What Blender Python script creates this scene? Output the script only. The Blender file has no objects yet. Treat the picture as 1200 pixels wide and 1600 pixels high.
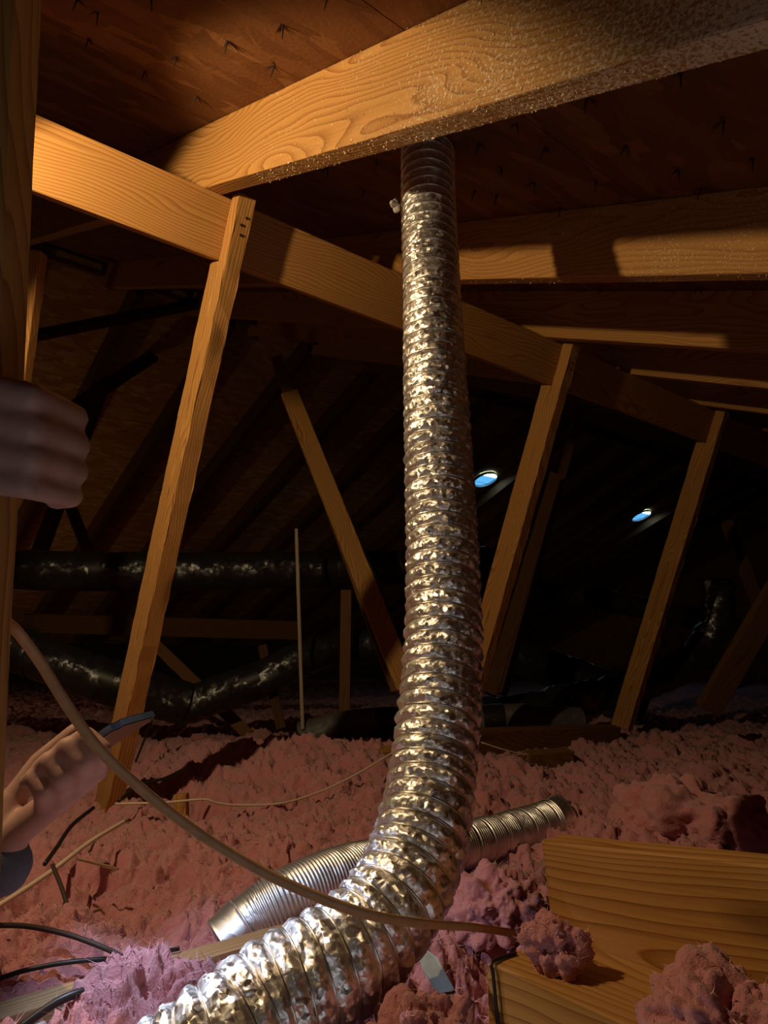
import bpy, bmesh, math, random
import numpy as np
from mathutils import Matrix, Vector

random.seed(7); np.random.seed(7)
sc = bpy.context.scene
COL = sc.collection

# ------------------------------------------------------------------ camera
# World axes: X along the purlin, Y towards the ridge, Z up.  The camera stands in the hatch.
TH = math.radians(22.7)                     # roof pitch (5 in 12)
CZ = 0.50                                   # camera height over the ceiling drywall
FPX = 1104.0
RIGHT = Vector((0.7741, -0.6328, 0.0)).normalized()
FWD = Vector((0.6211, 0.7596, 0.1939)).normalized()
UPV = RIGHT.cross(FWD).normalized()
CAM = Vector((0, 0, CZ))
cam_d = bpy.data.cameras.new('camera'); cam = bpy.data.objects.new('camera', cam_d); COL.objects.link(cam)
cam_d.sensor_fit = 'VERTICAL'; cam_d.sensor_height = 36.0; cam_d.lens = 36.0 * FPX / 1600.0
cam_d.clip_start = 0.02
cam.matrix_world = Matrix((
    (RIGHT.x, UPV.x, -FWD.x, CAM.x), (RIGHT.y, UPV.y, -FWD.y, CAM.y),
    (RIGHT.z, UPV.z, -FWD.z, CAM.z), (0, 0, 0, 1)))
sc.camera = cam

def P(x, y, z):                             # a point seen at (x, y) of the photograph at real depth z
    return CAM + RIGHT * ((x - 600) / FPX * z) + UPV * ((800 - y) / FPX * z) + FWD * z
def PH(x, y, h):                            # the same, found at height h over the drywall
    r = RIGHT * ((x - 600) / FPX) + UPV * ((800 - y) / FPX) + FWD
    return CAM + r * ((h - CZ) / r.z)
CT, ST = math.cos(TH), math.sin(TH)
def W(u, v, w):                             # roof coordinates: along purlin, up the slope, out of the slope
    return Vector((u, v * CT - w * ST, v * ST + w * CT + CZ))
RU, RV, RW = Vector((1, 0, 0)), Vector((0, CT, ST)), Vector((0, -ST, CT))

# ------------------------------------------------------------------ world, lamps, exposure
wd = bpy.data.worlds.new('attic_dark'); sc.world = wd; wd.use_nodes = True
wd.node_tree.nodes['Background'].inputs[0].default_value = (0.6, 0.42, 0.3, 1)
wd.node_tree.nodes['Background'].inputs[1].default_value = 0.0015
vs = sc.view_settings
vs.view_transform = 'Standard'; vs.look = 'None'; vs.exposure = 0.0; vs.gamma = 1.0; vs.use_curve_mapping = False

def lamp(name, kind, loc, energy, color, aim=None, **kw):
    d = bpy.data.lights.new(name, kind); d.energy = energy; d.color = color
    for k, v in kw.items(): setattr(d, k, v)
    o = bpy.data.objects.new(name, d); COL.objects.link(o); o.location = loc
    if aim is not None: o.rotation_euler = (Vector(aim) - Vector(loc)).to_track_quat('-Z', 'Y').to_euler()
    return o
LP = W(-0.092, 1.237, 0.312)                # clamp lamp on the rafter at the left, its shade cuts the beam
lamp('clamp_lamp_beam', 'SPOT', LP, 25.0, (1.0, 0.72, 0.40), LP + Vector((1.0, 0.22, -0.60)),
     spot_size=math.radians(121), spot_blend=0.18, shadow_soft_size=0.016)
# added fill lamp, unseen at the left, to lift the far slope and ducts
lamp('far_slope_fill', 'POINT', P(-430, 1050, 4.5), 8.5, (1.0, 0.74, 0.45), None, shadow_soft_size=0.04)
# white torch of the phone in the person's hand, shining down to the right
TL = P(176, 1196, 0.755)
lamp('phone_torch', 'SPOT', TL, 2.5, (0.60, 0.72, 1.0), TL + RIGHT * 0.42 - UPV * 0.85 - FWD * 0.05, spot_size=math.radians(112), spot_blend=0.6, shadow_soft_size=0.006)
# daylight of the room below, coming up through the open hatch the camera stands in
lamp('hatch_daylight', 'AREA', Vector((0.0, -0.02, 0.02)), 0.75, (0.86, 0.86, 0.92), Vector((0.12, 0.15, 1.0)),
     shape='RECTANGLE', size=0.50, size_y=0.55)

# ------------------------------------------------------------------ numpy noise
_perm = np.random.RandomState(3).permutation(256).astype(np.int64); _perm = np.concatenate([_perm, _perm, _perm])
_g = np.random.RandomState(5).normal(size=(256, 3)); _g /= np.linalg.norm(_g, axis=1)[:, None]
def perlin(p):
    p = np.asarray(p, dtype=np.float64); i = np.floor(p).astype(np.int64); f = p - i; i &= 255
    u = f * f * f * (f * (f * 6 - 15) + 10)
    out = 0.0
    for dx in (0, 1):
        for dy in (0, 1):
            for dz in (0, 1):
                h = _perm[_perm[_perm[(i[:, 0] + dx)] + ((i[:, 1] + dy) & 255)] + ((i[:, 2] + dz) & 255)] & 255
                g = _g[h]
                d = g[:, 0] * (f[:, 0] - dx) + g[:, 1] * (f[:, 1] - dy) + g[:, 2] * (f[:, 2] - dz)
                wx = u[:, 0] if dx else 1 - u[:, 0]
                wy = u[:, 1] if dy else 1 - u[:, 1]
                wz = u[:, 2] if dz else 1 - u[:, 2]
                out = out + d * wx * wy * wz
    return out * 1.5

_w = np.random.RandomState(9).rand(4096, 3)
def worley(p):
    p = np.asarray(p, dtype=np.float64); i = np.floor(p).astype(np.int64); f = p - i; best = np.full(len(p), 9.0)
    for dx in (-1, 0, 1):
        for dy in (-1, 0, 1):
            for dz in (-1, 0, 1):
                h = ((i[:, 0] + dx) * 73856093 ^ (i[:, 1] + dy) * 19349663 ^ (i[:, 2] + dz) * 83492791) & 4095
                d = _w[h] + np.array([dx, dy, dz]) - f; best = np.minimum(best, (d * d).sum(1))
    return np.sqrt(best)

# ------------------------------------------------------------------ materials
def newmat(name):
    m = bpy.data.materials.new(name); m.use_nodes = True
    nt = m.node_tree; b = nt.nodes['Principled BSDF']
    return m, nt, b
def N(nt, t, **kw):
    n = nt.nodes.new(t)
    for k, v in kw.items():
        if k in ('ins',):
            for a, c in v.items(): n.inputs[a].default_value = c
        else: setattr(n, k, v)
    return n
def L(nt, a, b): nt.links.new(a, b)
def ramp(nt, fac, stops):
    r = N(nt, 'ShaderNodeValToRGB'); e = r.color_ramp.elements
    while len(e) < len(stops): e.new(0.5)
    for k, (p, c) in enumerate(stops): e[k].position = p; e[k].color = (*c, 1)
    L(nt, fac, r.inputs[0]); return r
def mixc(nt, fac, a, b, mode='MIX'):
    n = N(nt, 'ShaderNodeMix', data_type='RGBA', blend_type=mode)
    for s, v in ((n.inputs[0], fac), (n.inputs[6], a), (n.inputs[7], b)):
        if hasattr(v, 'default_value') or hasattr(v, 'links'): L(nt, v, s)
        elif isinstance(v, (int, float)): s.default_value = v
        else: s.default_value = (*v, 1)
    return n.outputs[2]
def mathn(nt, op, a, b=None, c=None):
    n = N(nt, 'ShaderNodeMath', operation=op)
    for s, v in zip(n.inputs, (a, b, c)):
        if v is None: continue
        if isinstance(v, (int, float)): s.default_value = v
        else: L(nt, v, s)
    return n.outputs[0]

def wood(name, light, dark, rough=0.62, ring=26.0, dust=0.0, spec=0.25):
    """Sawn pine: growth rings cut lengthwise (local X is the length), knots and fine pores."""
    m, nt, b = newmat(name)
    tc = N(nt, 'ShaderNodeTexCoord'); oi = N(nt, 'ShaderNodeObjectInfo')
    off = N(nt, 'ShaderNodeVectorMath', operation='SCALE'); off.inputs[0].default_value = (7.3, 0.31, 0.17)
    L(nt, oi.outputs['Random'], off.inputs['Scale'])
    add = N(nt, 'ShaderNodeVectorMath', operation='ADD'); L(nt, tc.outputs['Object'], add.inputs[0]); L(nt, off.outputs[0], add.inputs[1])
    sep = N(nt, 'ShaderNodeSeparateXYZ'); L(nt, add.outputs[0], sep.inputs[0])
    sc1 = N(nt, 'ShaderNodeMapping'); sc1.inputs['Scale'].default_value = (0.9, 4.0, 4.0); L(nt, add.outputs[0], sc1.inputs[0])
    n1 = N(nt, 'ShaderNodeTexNoise', ins={'Scale': 1.5, 'Detail': 2.5, 'Roughness': 0.45}); L(nt, sc1.outputs[0], n1.inputs[0])
    # distance from a pith that runs beside the board, warped by slow noise
    y = mathn(nt, 'ADD', sep.outputs[1], 0.03); z = mathn(nt, 'ADD', sep.outputs[2], 0.06)
    w = mathn(nt, 'MULTIPLY', n1.outputs[0], 0.11)
    y2 = mathn(nt, 'ADD', y, w); r = mathn(nt, 'SQRT', mathn(nt, 'ADD', mathn(nt, 'MULTIPLY', y2, y2), mathn(nt, 'MULTIPLY', z, z)))
    rr = mathn(nt, 'ADD', r, w)
    saw = mathn(nt, 'FRACT', mathn(nt, 'MULTIPLY', rr, ring * 5.2))
    rings = ramp(nt, saw, [(0.0, (0, 0, 0)), (0.45, (.18,) * 3), (0.80, (.62,) * 3), (0.93, (1, 1, 1)), (1.0, (0, 0, 0))])
    sc2 = N(nt, 'ShaderNodeMapping'); sc2.inputs['Scale'].default_value = (6, 260, 260); L(nt, add.outputs[0], sc2.inputs[0])
    n2 = N(nt, 'ShaderNodeTexNoise', ins={'Scale': 1.0, 'Detail': 3.0}); L(nt, sc2.outputs[0], n2.inputs[0])
    n3 = N(nt, 'ShaderNodeTexNoise', ins={'Scale': 3.5, 'Detail': 3.0}); L(nt, add.outputs[0], n3.inputs[0])
    c = mixc(nt, rings.outputs[0], light, dark)
    c = mixc(nt, mathn(nt, 'MULTIPLY', mathn(nt, 'SUBTRACT', n2.outputs[0], 0.35), 0.5), c, tuple(x * 0.62 for x in dark))
    c = mixc(nt, mathn(nt, 'MULTIPLY', mathn(nt, 'SUBTRACT', n3.outputs[0], 0.42), 0.9), c, tuple(x * 0.72 for x in light))
    # small knots
    kv = N(nt, 'ShaderNodeTexVoronoi', ins={'Scale': 1.0}); km = N(nt, 'ShaderNodeMapping'); km.inputs['Scale'].default_value = (2.2, 7, 7)
    L(nt, add.outputs[0], km.inputs[0]); L(nt, km.outputs[0], kv.inputs[0])
    kn = ramp(nt, kv.outputs['Distance'], [(0.0, (1, 1, 1)), (0.07, (.75,) * 3), (0.13, (0, 0, 0))])
    c = mixc(nt, mathn(nt, 'MULTIPLY', kn.outputs[0], 0.7), c, tuple(x * 0.4 for x in dark))
    bump_h = mathn(nt, 'ADD', mathn(nt, 'MULTIPLY', n2.outputs[0], 0.6), mathn(nt, 'MULTIPLY', rings.outputs[0], -0.35))
    if dust > 0:
        nd = N(nt, 'ShaderNodeTexNoise', ins={'Scale': 210.0, 'Detail': 3.0, 'Roughness': 0.7}); L(nt, tc.outputs['Object'], nd.inputs[0])
        nb = N(nt, 'ShaderNodeTexNoise', ins={'Scale': 8.0, 'Detail': 2.0}); L(nt, tc.outputs['Object'], nb.inputs[0])
        den = mathn(nt, 'ADD', nd.outputs[0], mathn(nt, 'MULTIPLY', mathn(nt, 'SUBTRACT', nb.outputs[0], 0.5), 0.3))
        # sawdust thickens towards the eave end of the rafter, below and beside the saw cut
        sx = N(nt, 'ShaderNodeSeparateXYZ'); L(nt, tc.outputs['Object'], sx.inputs[0])
        den = mathn(nt, 'ADD', den, mathn(nt, 'MULTIPLY', mathn(nt, 'SUBTRACT', 2.42, sx.outputs[0]), dust))
        dm = ramp(nt, den, [(0.60, (0, 0, 0)), (0.69, (1, 1, 1))])
        c = mixc(nt, mathn(nt, 'MULTIPLY', dm.outputs[0], 0.9), c, (0.74, 0.60, 0.40))
        bump_h = mathn(nt, 'ADD', bump_h, dm.outputs[0])
    L(nt, c, b.inputs['Base Color'])
    bp = N(nt, 'ShaderNodeBump', ins={'Strength': 0.35, 'Distance': 0.002}); L(nt, bump_h, bp.inputs['Height']); L(nt, bp.outputs[0], b.inputs['Normal'])
    b.inputs['Roughness'].default_value = rough; b.inputs['Specular IOR Level'].default_value = spec
    return m

def osb(name, a, bcol, dk):
    m, nt, b = newmat(name)
    tc = N(nt, 'ShaderNodeTexCoord')
    nz = N(nt, 'ShaderNodeTexNoise', ins={'Scale': 9.0, 'Detail': 2.0}); L(nt, tc.outputs['Object'], nz.inputs[0])
    wob = N(nt, 'ShaderNodeVectorMath', operation='SCALE'); wob.inputs['Scale'].default_value = 0.05; L(nt, nz.outputs['Color'], wob.inputs[0])
    ad = N(nt, 'ShaderNodeVectorMath', operation='ADD'); L(nt, tc.outputs['Object'], ad.inputs[0]); L(nt, wob.outputs[0], ad.inputs[1])
    col = None; hs = []
    for k, (rot, s) in enumerate(((0.25, (15, 36, 1)), (-0.7, (13, 34, 1)), (1.3, (14, 38, 1)), (-0.12, (11, 30, 1)))):
        mp = N(nt, 'ShaderNodeMapping'); mp.inputs['Rotation'].default_value = (0, 0, rot); mp.inputs['Scale'].default_value = s; mp.inputs['Location'].default_value = (k * 3.7, k * 1.9, 0.5)
        L(nt, ad.outputs[0], mp.inputs[0])
        v = N(nt, 'ShaderNodeTexVoronoi', ins={'Scale': 0.8}); L(nt, mp.outputs[0], v.inputs[0])
        sp = N(nt, 'ShaderNodeSeparateColor'); L(nt, v.outputs['Color'], sp.inputs[0])
        tone = ramp(nt, sp.outputs[0], [(0.0, dk), (0.35, tuple(.5 * (p + q) for p, q in zip(dk, a))), (0.75, a), (1.0, bcol)])
        if col is None: col = tone.outputs[0]
        else:
            sel = mathn(nt, 'GREATER_THAN', sp.outputs[1], 0.62)
            col = mixc(nt, sel, col, tone.outputs[0])
        hs.append(sp.outputs[2])
    h = mathn(nt, 'ADD', hs[0], mathn(nt, 'ADD', hs[1], hs[2]))
    nf = N(nt, 'ShaderNodeTexNoise', ins={'Scale': 120.0, 'Detail': 4.0}); L(nt, tc.outputs['Object'], nf.inputs[0])
    col = mixc(nt, mathn(nt, 'MULTIPLY', nf.outputs[0], 0.5), col, dk)
    L(nt, col, b.inputs['Base Color'])
    bp = N(nt, 'ShaderNodeBump', ins={'Strength': 0.5, 'Distance': 0.003}); L(nt, mathn(nt, 'ADD', h, nf.outputs[0]), bp.inputs['Height']); L(nt, bp.outputs[0], b.inputs['Normal'])
    b.inputs['Roughness'].default_value = 0.72; b.inputs['Specular IOR Level'].default_value = 0.2
    return m

def crinkle(name, color, rough, metallic, scale, strength, spec=0.5, coat=0.0):
    """Foil or plastic film: small flat facets that each catch the light their own way."""
    m, nt, b = newmat(name)
    tc = N(nt, 'ShaderNodeTexCoord')
    v = N(nt, 'ShaderNodeTexVoronoi', ins={'Scale': scale}); L(nt, tc.outputs['Object'], v.inputs[0])
    v2 = N(nt, 'ShaderNodeTexVoronoi', ins={'Scale': scale * 0.43}); L(nt, tc.outputs['Object'], v2.inputs[0])
    g = N(nt, 'ShaderNodeNewGeometry')
    s1 = N(nt, 'ShaderNodeVectorMath', operation='SUBTRACT'); L(nt, v.outputs['Color'], s1.inputs[0]); s1.inputs[1].default_value = (.5, .5, .5)
    s2 = N(nt, 'ShaderNodeVectorMath', operation='SUBTRACT'); L(nt, v2.outputs['Color'], s2.inputs[0]); s2.inputs[1].default_value = (.5, .5, .5)
    sm = N(nt, 'ShaderNodeVectorMath', operation='ADD'); L(nt, s1.outputs[0], sm.inputs[0]); L(nt, s2.outputs[0], sm.inputs[1])
    sk = N(nt, 'ShaderNodeVectorMath', operation='SCALE'); L(nt, sm.outputs[0], sk.inputs[0]); sk.inputs['Scale'].default_value = strength
    ad = N(nt, 'ShaderNodeVectorMath', operation='ADD'); L(nt, g.outputs['Normal'], ad.inputs[0]); L(nt, sk.outputs[0], ad.inputs[1])
    nm = N(nt, 'ShaderNodeVectorMath', operation='NORMALIZE'); L(nt, ad.outputs[0], nm.inputs[0])
    L(nt, nm.outputs[0], b.inputs['Normal'])
    b.inputs['Base Color'].default_value = (*color, 1); b.inputs['Roughness'].default_value = rough
    b.inputs['Metallic'].default_value = metallic; b.inputs['Specular IOR Level'].default_value = spec
    b.inputs['Coat Weight'].default_value = coat
    return m

def plain(name, color, rough=0.6, metallic=0.0, spec=0.4, noise=None, bump=0.0, emis=None):
    m, nt, b = newmat(name)
    b.inputs['Roughness'].default_value = rough; b.inputs['Metallic'].default_value = metallic; b.inputs['Specular IOR Level'].default_value = spec
    if noise:
        tc = N(nt, 'ShaderNodeTexCoord'); n = N(nt, 'ShaderNodeTexNoise', ins={'Scale': noise, 'Detail': 4.0}); L(nt, tc.outputs['Object'], n.inputs[0])
        c = mixc(nt, n.outputs[0], tuple(x * 0.7 for x in color), tuple(min(1, x * 1.25) for x in color)); L(nt, c, b.inputs['Base Color'])
        if bump:
            bp = N(nt, 'ShaderNodeBump', ins={'Strength': 0.6, 'Distance': bump}); L(nt, n.outputs[0], bp.inputs['Height']); L(nt, bp.outputs[0], b.inputs['Normal'])
    else: b.inputs['Base Color'].default_value = (*color, 1)
    if emis: b.inputs['Emission Color'].default_value = (*emis[:3], 1); b.inputs['Emission Strength'].default_value = emis[3]
    return m

def fluff(name):
    m, nt, b = newmat(name)
    tc = N(nt, 'ShaderNodeTexCoord')
    n1 = N(nt, 'ShaderNodeTexNoise', ins={'Scale': 14.0, 'Detail': 3.0}); L(nt, tc.outputs['Object'], n1.inputs[0])
    n2 = N(nt, 'ShaderNodeTexNoise', ins={'Scale': 160.0, 'Detail': 5.0, 'Roughness': 0.75}); L(nt, tc.outputs['Object'], n2.inputs[0])
    c = mixc(nt, n1.outputs[0], (0.54, 0.185, 0.190), (0.72, 0.315, 0.325))
    c = mixc(nt, mathn(nt, 'MULTIPLY', mathn(nt, 'SUBTRACT', n2.outputs[0], 0.45), 1.2), c, (0.80, 0.45, 0.45))
    L(nt, c, b.inputs['Base Color'])
    bp = N(nt, 'ShaderNodeBump', ins={'Strength': 0.8, 'Distance': 0.005}); L(nt, n2.outputs[0], bp.inputs['Height']); L(nt, bp.outputs[0], b.inputs['Normal'])
    b.inputs['Roughness'].default_value = 0.95; b.inputs['Specular IOR Level'].default_value = 0.05
    b.inputs['Sheen Weight'].default_value = 0.35; b.inputs['Sheen Roughness'].default_value = 0.5
    return m

M = {}
M['wood'] = wood('pine_wood', (0.57, 0.295, 0.084), (0.30, 0.118, 0.025))
M['wood_dust'] = wood('pine_wood_with_sawdust', (0.57, 0.295, 0.084), (0.30, 0.118, 0.025), dust=0.34)
M['wood_dust2'] = wood('pine_wood_with_light_sawdust', (0.54, 0.27, 0.072), (0.34, 0.135, 0.028), dust=0.10)
M['wood_dim'] = wood('dimmed_pine_wood', (0.22, 0.11, 0.042), (0.13, 0.055, 0.018), rough=0.75)  # darker pine copy, the dimness of the background put into its colour
M['wood_shaded'] = wood('shaded_attic_wood', (0.13, 0.062, 0.022), (0.075, 0.03, 0.010), rough=0.8)  # darkest pine copy, deep background shade put into its colour
M['wood_grey'] = wood('greyed_joist_wood', (0.44, 0.30, 0.16), (0.28, 0.16, 0.07), rough=0.8)
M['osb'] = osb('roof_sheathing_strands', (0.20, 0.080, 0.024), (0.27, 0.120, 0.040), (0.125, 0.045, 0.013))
M['osb_far'] = osb('brightened_far_sheathing', (0.58, 0.36, 0.12), (0.72, 0.50, 0.19), (0.38, 0.20, 0.06))  # paler sheathing copy, colour raised to stand in for light on the far slope
M['foil'] = crinkle('crinkled_foil', (0.90, 0.87, 0.82), 0.44, 1.0, 190.0, 0.46)
M['wire'] = plain('duct_wire_under_foil', (0.74, 0.70, 0.64), 0.30, 1.0)
M['alu'] = crinkle('ribbed_aluminium', (0.86, 0.87, 0.88), 0.42, 1.0, 60.0, 0.14)
M['jacket'] = crinkle('black_plastic_duct_jacket', (0.022, 0.022, 0.026), 0.33, 0.0, 60.0, 0.22, spec=1.0)
M['jacket_grey'] = crinkle('dusty_plastic_duct_jacket', (0.14, 0.125, 0.12), 0.5, 0.0, 30.0, 0.3, spec=0.5)
M['foil_dark'] = crinkle('dull_foil_jacket', (0.20, 0.19, 0.19), 0.30, 0.8, 42.0, 0.5)
M['fluff'] = fluff('pink_blown_glass_wool')
M['fibre'] = plain('stray_pink_fibre', (0.76, 0.43, 0.43), 0.9, spec=0.1)
M['tan'] = plain('tan_cable_sheath', (0.58, 0.33, 0.15), 0.5, noise=90.0, bump=0.0006)
M['cream'] = plain('cream_wire_sheath', (0.72, 0.58, 0.42), 0.5)
M['black'] = plain('black_cable_sheath', (0.020, 0.017, 0.016), 0.42)
M['brown'] = plain('dark_brown_cord', (0.045, 0.028, 0.020), 0.6)
M['skin'] = plain('skin', (0.48, 0.27, 0.215), 0.55, noise=45.0, bump=0.0005)
M['sleeve'] = plain('blue_grey_knit', (0.12, 0.14, 0.17), 0.9, noise=260.0, bump=0.001)
M['denim'] = plain('dark_trouser_cloth', (0.045, 0.055, 0.085), 0.9, noise=300.0, bump=0.0008)
M['hair'] = plain('dark_hair', (0.03, 0.02, 0.015), 0.6, noise=200.0, bump=0.001)
M['glass'] = plain('phone_glass', (0.006, 0.007, 0.009), 0.25, spec=0.3)
M['phone_edge'] = plain('phone_edge_blue_glint', (0.25, 0.42, 0.85), 0.30, metallic=0.8)  # cool reflection along the metal edge is put into its base colour
M['chrome'] = plain('watch_metal', (0.6, 0.58, 0.55), 0.25, metallic=1.0)
M['drywall'] = plain('ceiling_drywall', (0.58, 0.63, 0.57), 0.85, noise=70.0, bump=0.001)
M['nail'] = plain('dark_nail_steel', (0.030, 0.022, 0.018), 0.6, metallic=0.2)
M['splinter'] = plain('torn_strand', (0.10, 0.042, 0.016), 0.8)
M['fleck'] = plain('sawdust_fleck', (0.80, 0.64, 0.42), 0.8)
M['vent_metal'] = plain('vent_collar_metal', (0.45, 0.47, 0.50), 0.4, metallic=0.8)
M['vent_sky'] = plain('daylight_in_vent_dome', (0.02, 0.05, 0.08), 0.6, emis=(0.10, 0.42, 0.85, 1.2))
M['vent_sky_hot'] = plain('bright_daylight_in_vent_dome', (0.1, 0.1, 0.1), 0.6, emis=(0.45, 0.78, 1.0, 18.0))
M['paper'] = plain('torn_white_paper', (0.34, 0.36, 0.31), 0.8, noise=60.0, bump=0.001)
M['lint'] = plain('grey_lint', (0.50, 0.45, 0.42), 0.95, noise=90.0, bump=0.002)
M['pole'] = plain('pale_plastic_pipe', (0.45, 0.36, 0.24), 0.5)

# ------------------------------------------------------------------ mesh helpers
def mesh_np(name, V, F):
    me = bpy.data.meshes.new(name); V = np.asarray(V, dtype=np.float32); F = np.asarray(F, dtype=np.int32)
    k = F.shape[1]
    me.vertices.add(len(V)); me.vertices.foreach_set('co', V.ravel())
    me.loops.add(F.size); me.loops.foreach_set('vertex_index', F.ravel())
    me.polygons.add(len(F)); me.polygons.foreach_set('loop_start', np.arange(0, F.size, k, dtype=np.int32))
    try: me.polygons.foreach_set('loop_total', np.full(len(F), k, dtype=np.int32))
    except Exception: pass
    me.update(calc_edges=True); me.validate()
    return me
def link(name, me, mat=None, parent=None, smooth=True, label=None, cat=None, group=None, kind=None):
    o = bpy.data.objects.new(name, me); COL.objects.link(o)
    if mat is not None and len(me.materials) == 0: me.materials.append(mat)
    if smooth and me and len(me.polygons): me.polygons.foreach_set('use_smooth', np.ones(len(me.polygons), dtype=bool))
    if parent is not None: o.parent = parent
    tag(o, label, cat, group, kind); return o
def tag(o, label=None, cat=None, group=None, kind=None):
    if label: o['label'] = label
    if cat: o['category'] = cat
    if group: o['group'] = group
    if kind: o['kind'] = kind
    return o
def empty(name, loc, label, cat, group=None, kind=None):
    o = bpy.data.objects.new(name, None); o.empty_display_size = 0.05; COL.objects.link(o); o.location = loc
    tag(o, label, cat, group, kind); return o
def rel(o, parent):                       # parent an object that is already placed in the world
    bpy.context.view_layer.update()
    o.parent = parent; o.matrix_parent_inverse = parent.matrix_world.inverted(); return o

def beam_mesh(name, ln, wy, wz, bev=0.0025, seg=10, rough=0.0006, seed=0):
    """A sawn board: X 0..ln, centred in Y and Z, arrises eased and slightly uneven."""
    bm = bmesh.new()
    bmesh.ops.create_cube(bm, size=1.0)
    for v in bm.verts: v.co = Vector(((v.co.x + 0.5) * ln, v.co.y * wy, v.co.z * wz))
    es = [e for e in bm.edges if abs(e.verts[0].co.x - e.verts[1].co.x) > ln * 0.5]
    bmesh.ops.subdivide_edges(bm, edges=es, cuts=seg, use_grid_fill=True)
    bmesh.ops.bevel(bm, geom=[e for e in bm.edges if e.is_manifold and e.calc_face_angle(0) > 0.8], offset=bev, segments=2, affect='EDGES', profile=0.6)
    rn = random.Random(seed)
    for v in bm.verts: v.co += Vector((0, rn.uniform(-1, 1), rn.uniform(-1, 1))) * rough
    me = bpy.data.meshes.new(name); bm.to_mesh(me); bm.free(); return me
_bs = [0]
def beam(name, A, B, ydir, wy, wz, mat, parent=None, smooth=False, bev=0.0025, seg=10, rough=0.0006, **kw):
    """Board from A to B (centre line); local Y as near ydir as possible."""
    A, B = Vector(A), Vector(B); x = (B - A).normalized(); z = x.cross(Vector(ydir)).normalized(); y = z.cross(x)
    _bs[0] += 1
    me = beam_mesh(name, (B - A).length, wy, wz, bev, seg, rough, _bs[0])
    o = link(name, me, mat, None, smooth, **kw)
    o.matrix_world = Matrix(((x.x, y.x, z.x, A.x), (x.y, y.y, z.y, A.y), (x.z, y.z, z.z, A.z), (0, 0, 0, 1)))
    if parent is not None: rel(o, parent)
    return o

def spline(pts, step):
    """Catmull-Rom through pts (each may carry extra columns), resampled at even arc length."""
    p = np.array([list(q) for q in pts], dtype=float)
    p = np.vstack([2 * p[0] - p[1], p, 2 * p[-1] - p[-2]])
    out = []
    for i in range(1, len(p) - 2):
        t = np.linspace(0, 1, 60, endpoint=False)[:, None]
        a, b, c, d = p[i - 1], p[i], p[i + 1], p[i + 2]
        out.append(0.5 * (2 * b + (c - a) * t + (2 * a - 5 * b + 4 * c - d) * t ** 2 + (3 * b - a - 3 * c + d) * t ** 3))
    q = np.vstack(out + [p[-2][None]])
    s = np.concatenate([[0], np.cumsum(np.linalg.norm(np.diff(q[:, :3], axis=0), axis=1))])
    n = max(4, int(round(s[-1] / step))); ss = np.linspace(0, s[-1], n + 1)
    return np.stack([np.interp(ss, s, q[:, k]) for k in range(q.shape[1])], 1), ss
def frames(q):
    T = np.gradient(q, axis=0); T /= np.linalg.norm(T, axis=1)[:, None]
    a = np.array([0, 0, 1.0]); 
    if abs(T[0] @ a) > 0.9: a = np.array([1.0, 0, 0])
    n = a - T[0] * (a @ T[0]); n /= np.linalg.norm(n); Ns = [n]
    for k in range(1, len(T)):
        n = Ns[-1] - T[k] * (Ns[-1] @ T[k]); n /= np.linalg.norm(n); Ns.append(n)
    Nn = np.array(Ns); return T, Nn, np.cross(T, Nn)
def sweep(pts, step, nphi, rfun, flat=1.0, cap=True, upflat=None):
    """Tube around a spline. rfun(s, phi) gives the radius on the (len(s), nphi) grid."""
    q, s = spline(pts, step); q = q[:, :3]; T, A, B = frames(q)
    if upflat is not None:
        u = np.array(upflat); A = u[None] - T * (T @ u)[:, None]; A /= np.linalg.norm(A, axis=1)[:, None]; B = np.cross(T, A)
    ph = np.linspace(0, 2 * np.pi, nphi, endpoint=False)
    S, PHI = np.meshgrid(s, ph, indexing='ij'); Rr = rfun(S, PHI)
    V = q[:, None, :] + (A[:, None, :] * (np.cos(PHI) * Rr * flat)[..., None]) + (B[:, None, :] * (np.sin(PHI) * Rr)[..., None])
    ns = len(s); idx = np.arange(ns * nphi).reshape(ns, nphi); nx = np.roll(idx, -1, 1)
    F = np.stack([idx[:-1], idx[1:], nx[1:], nx[:-1]], -1).reshape(-1, 4)
    V = V.reshape(-1, 3)
    if cap:
        c0 = len(V); V = np.vstack([V, q[:1], q[-1:]])
        f0 = np.stack([idx[0], nx[0], np.full(nphi, c0), np.full(nphi, c0)], -1); f1 = np.stack([nx[-1], idx[-1], np.full(nphi, c0 + 1), np.full(nphi, c0 + 1)], -1)
        tri = np.vstack([f0[:, :3], f1[:, :3]])
        return V, F, tri, (q, s, T, A, B)
    return V, F, None, (q, s, T, A, B)
def tube_obj(name, pts, r, mat, step=0.01, nphi=10, flat=1.0, parent=None, wob=0.0, upflat=None, **kw):
    V, F, tri, _ = sweep(pts, step, nphi, lambda S, PH_: np.full_like(S, r), flat, True, upflat)
    me = bpy.data.meshes.new(name)
    me.from_pydata(V.tolist(), [], [list(map(int, f)) for f in F] + [list(map(int, t)) for t in tri]); me.update()
    o = link(name, me, mat, None, True, **kw)
    if parent is not None: rel(o, parent)
    return o

def uv_param3(S, PHI, R):
    return np.stack([np.cos(PHI) * R, np.sin(PHI) * R, S], -1).reshape(-1, 3)

# =================================================================== THE SETTING
WB, WT = 0.388, 0.530                       # rafter underside / sheathing underside, in roof coordinates
VR = 4.60                                   # ridge, up the slope
RIDGE = W(0, VR, WT)
OD = Vector((0, CT, -ST)); ON = Vector((0, ST, CT))      # far slope: down direction, outward normal
def Q(u, d, w):                             # far slope coordinates: along ridge, down the far slope, out of it
    return Vector((u, RIDGE.y, RIDGE.z)) + OD * d + ON * w

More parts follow.
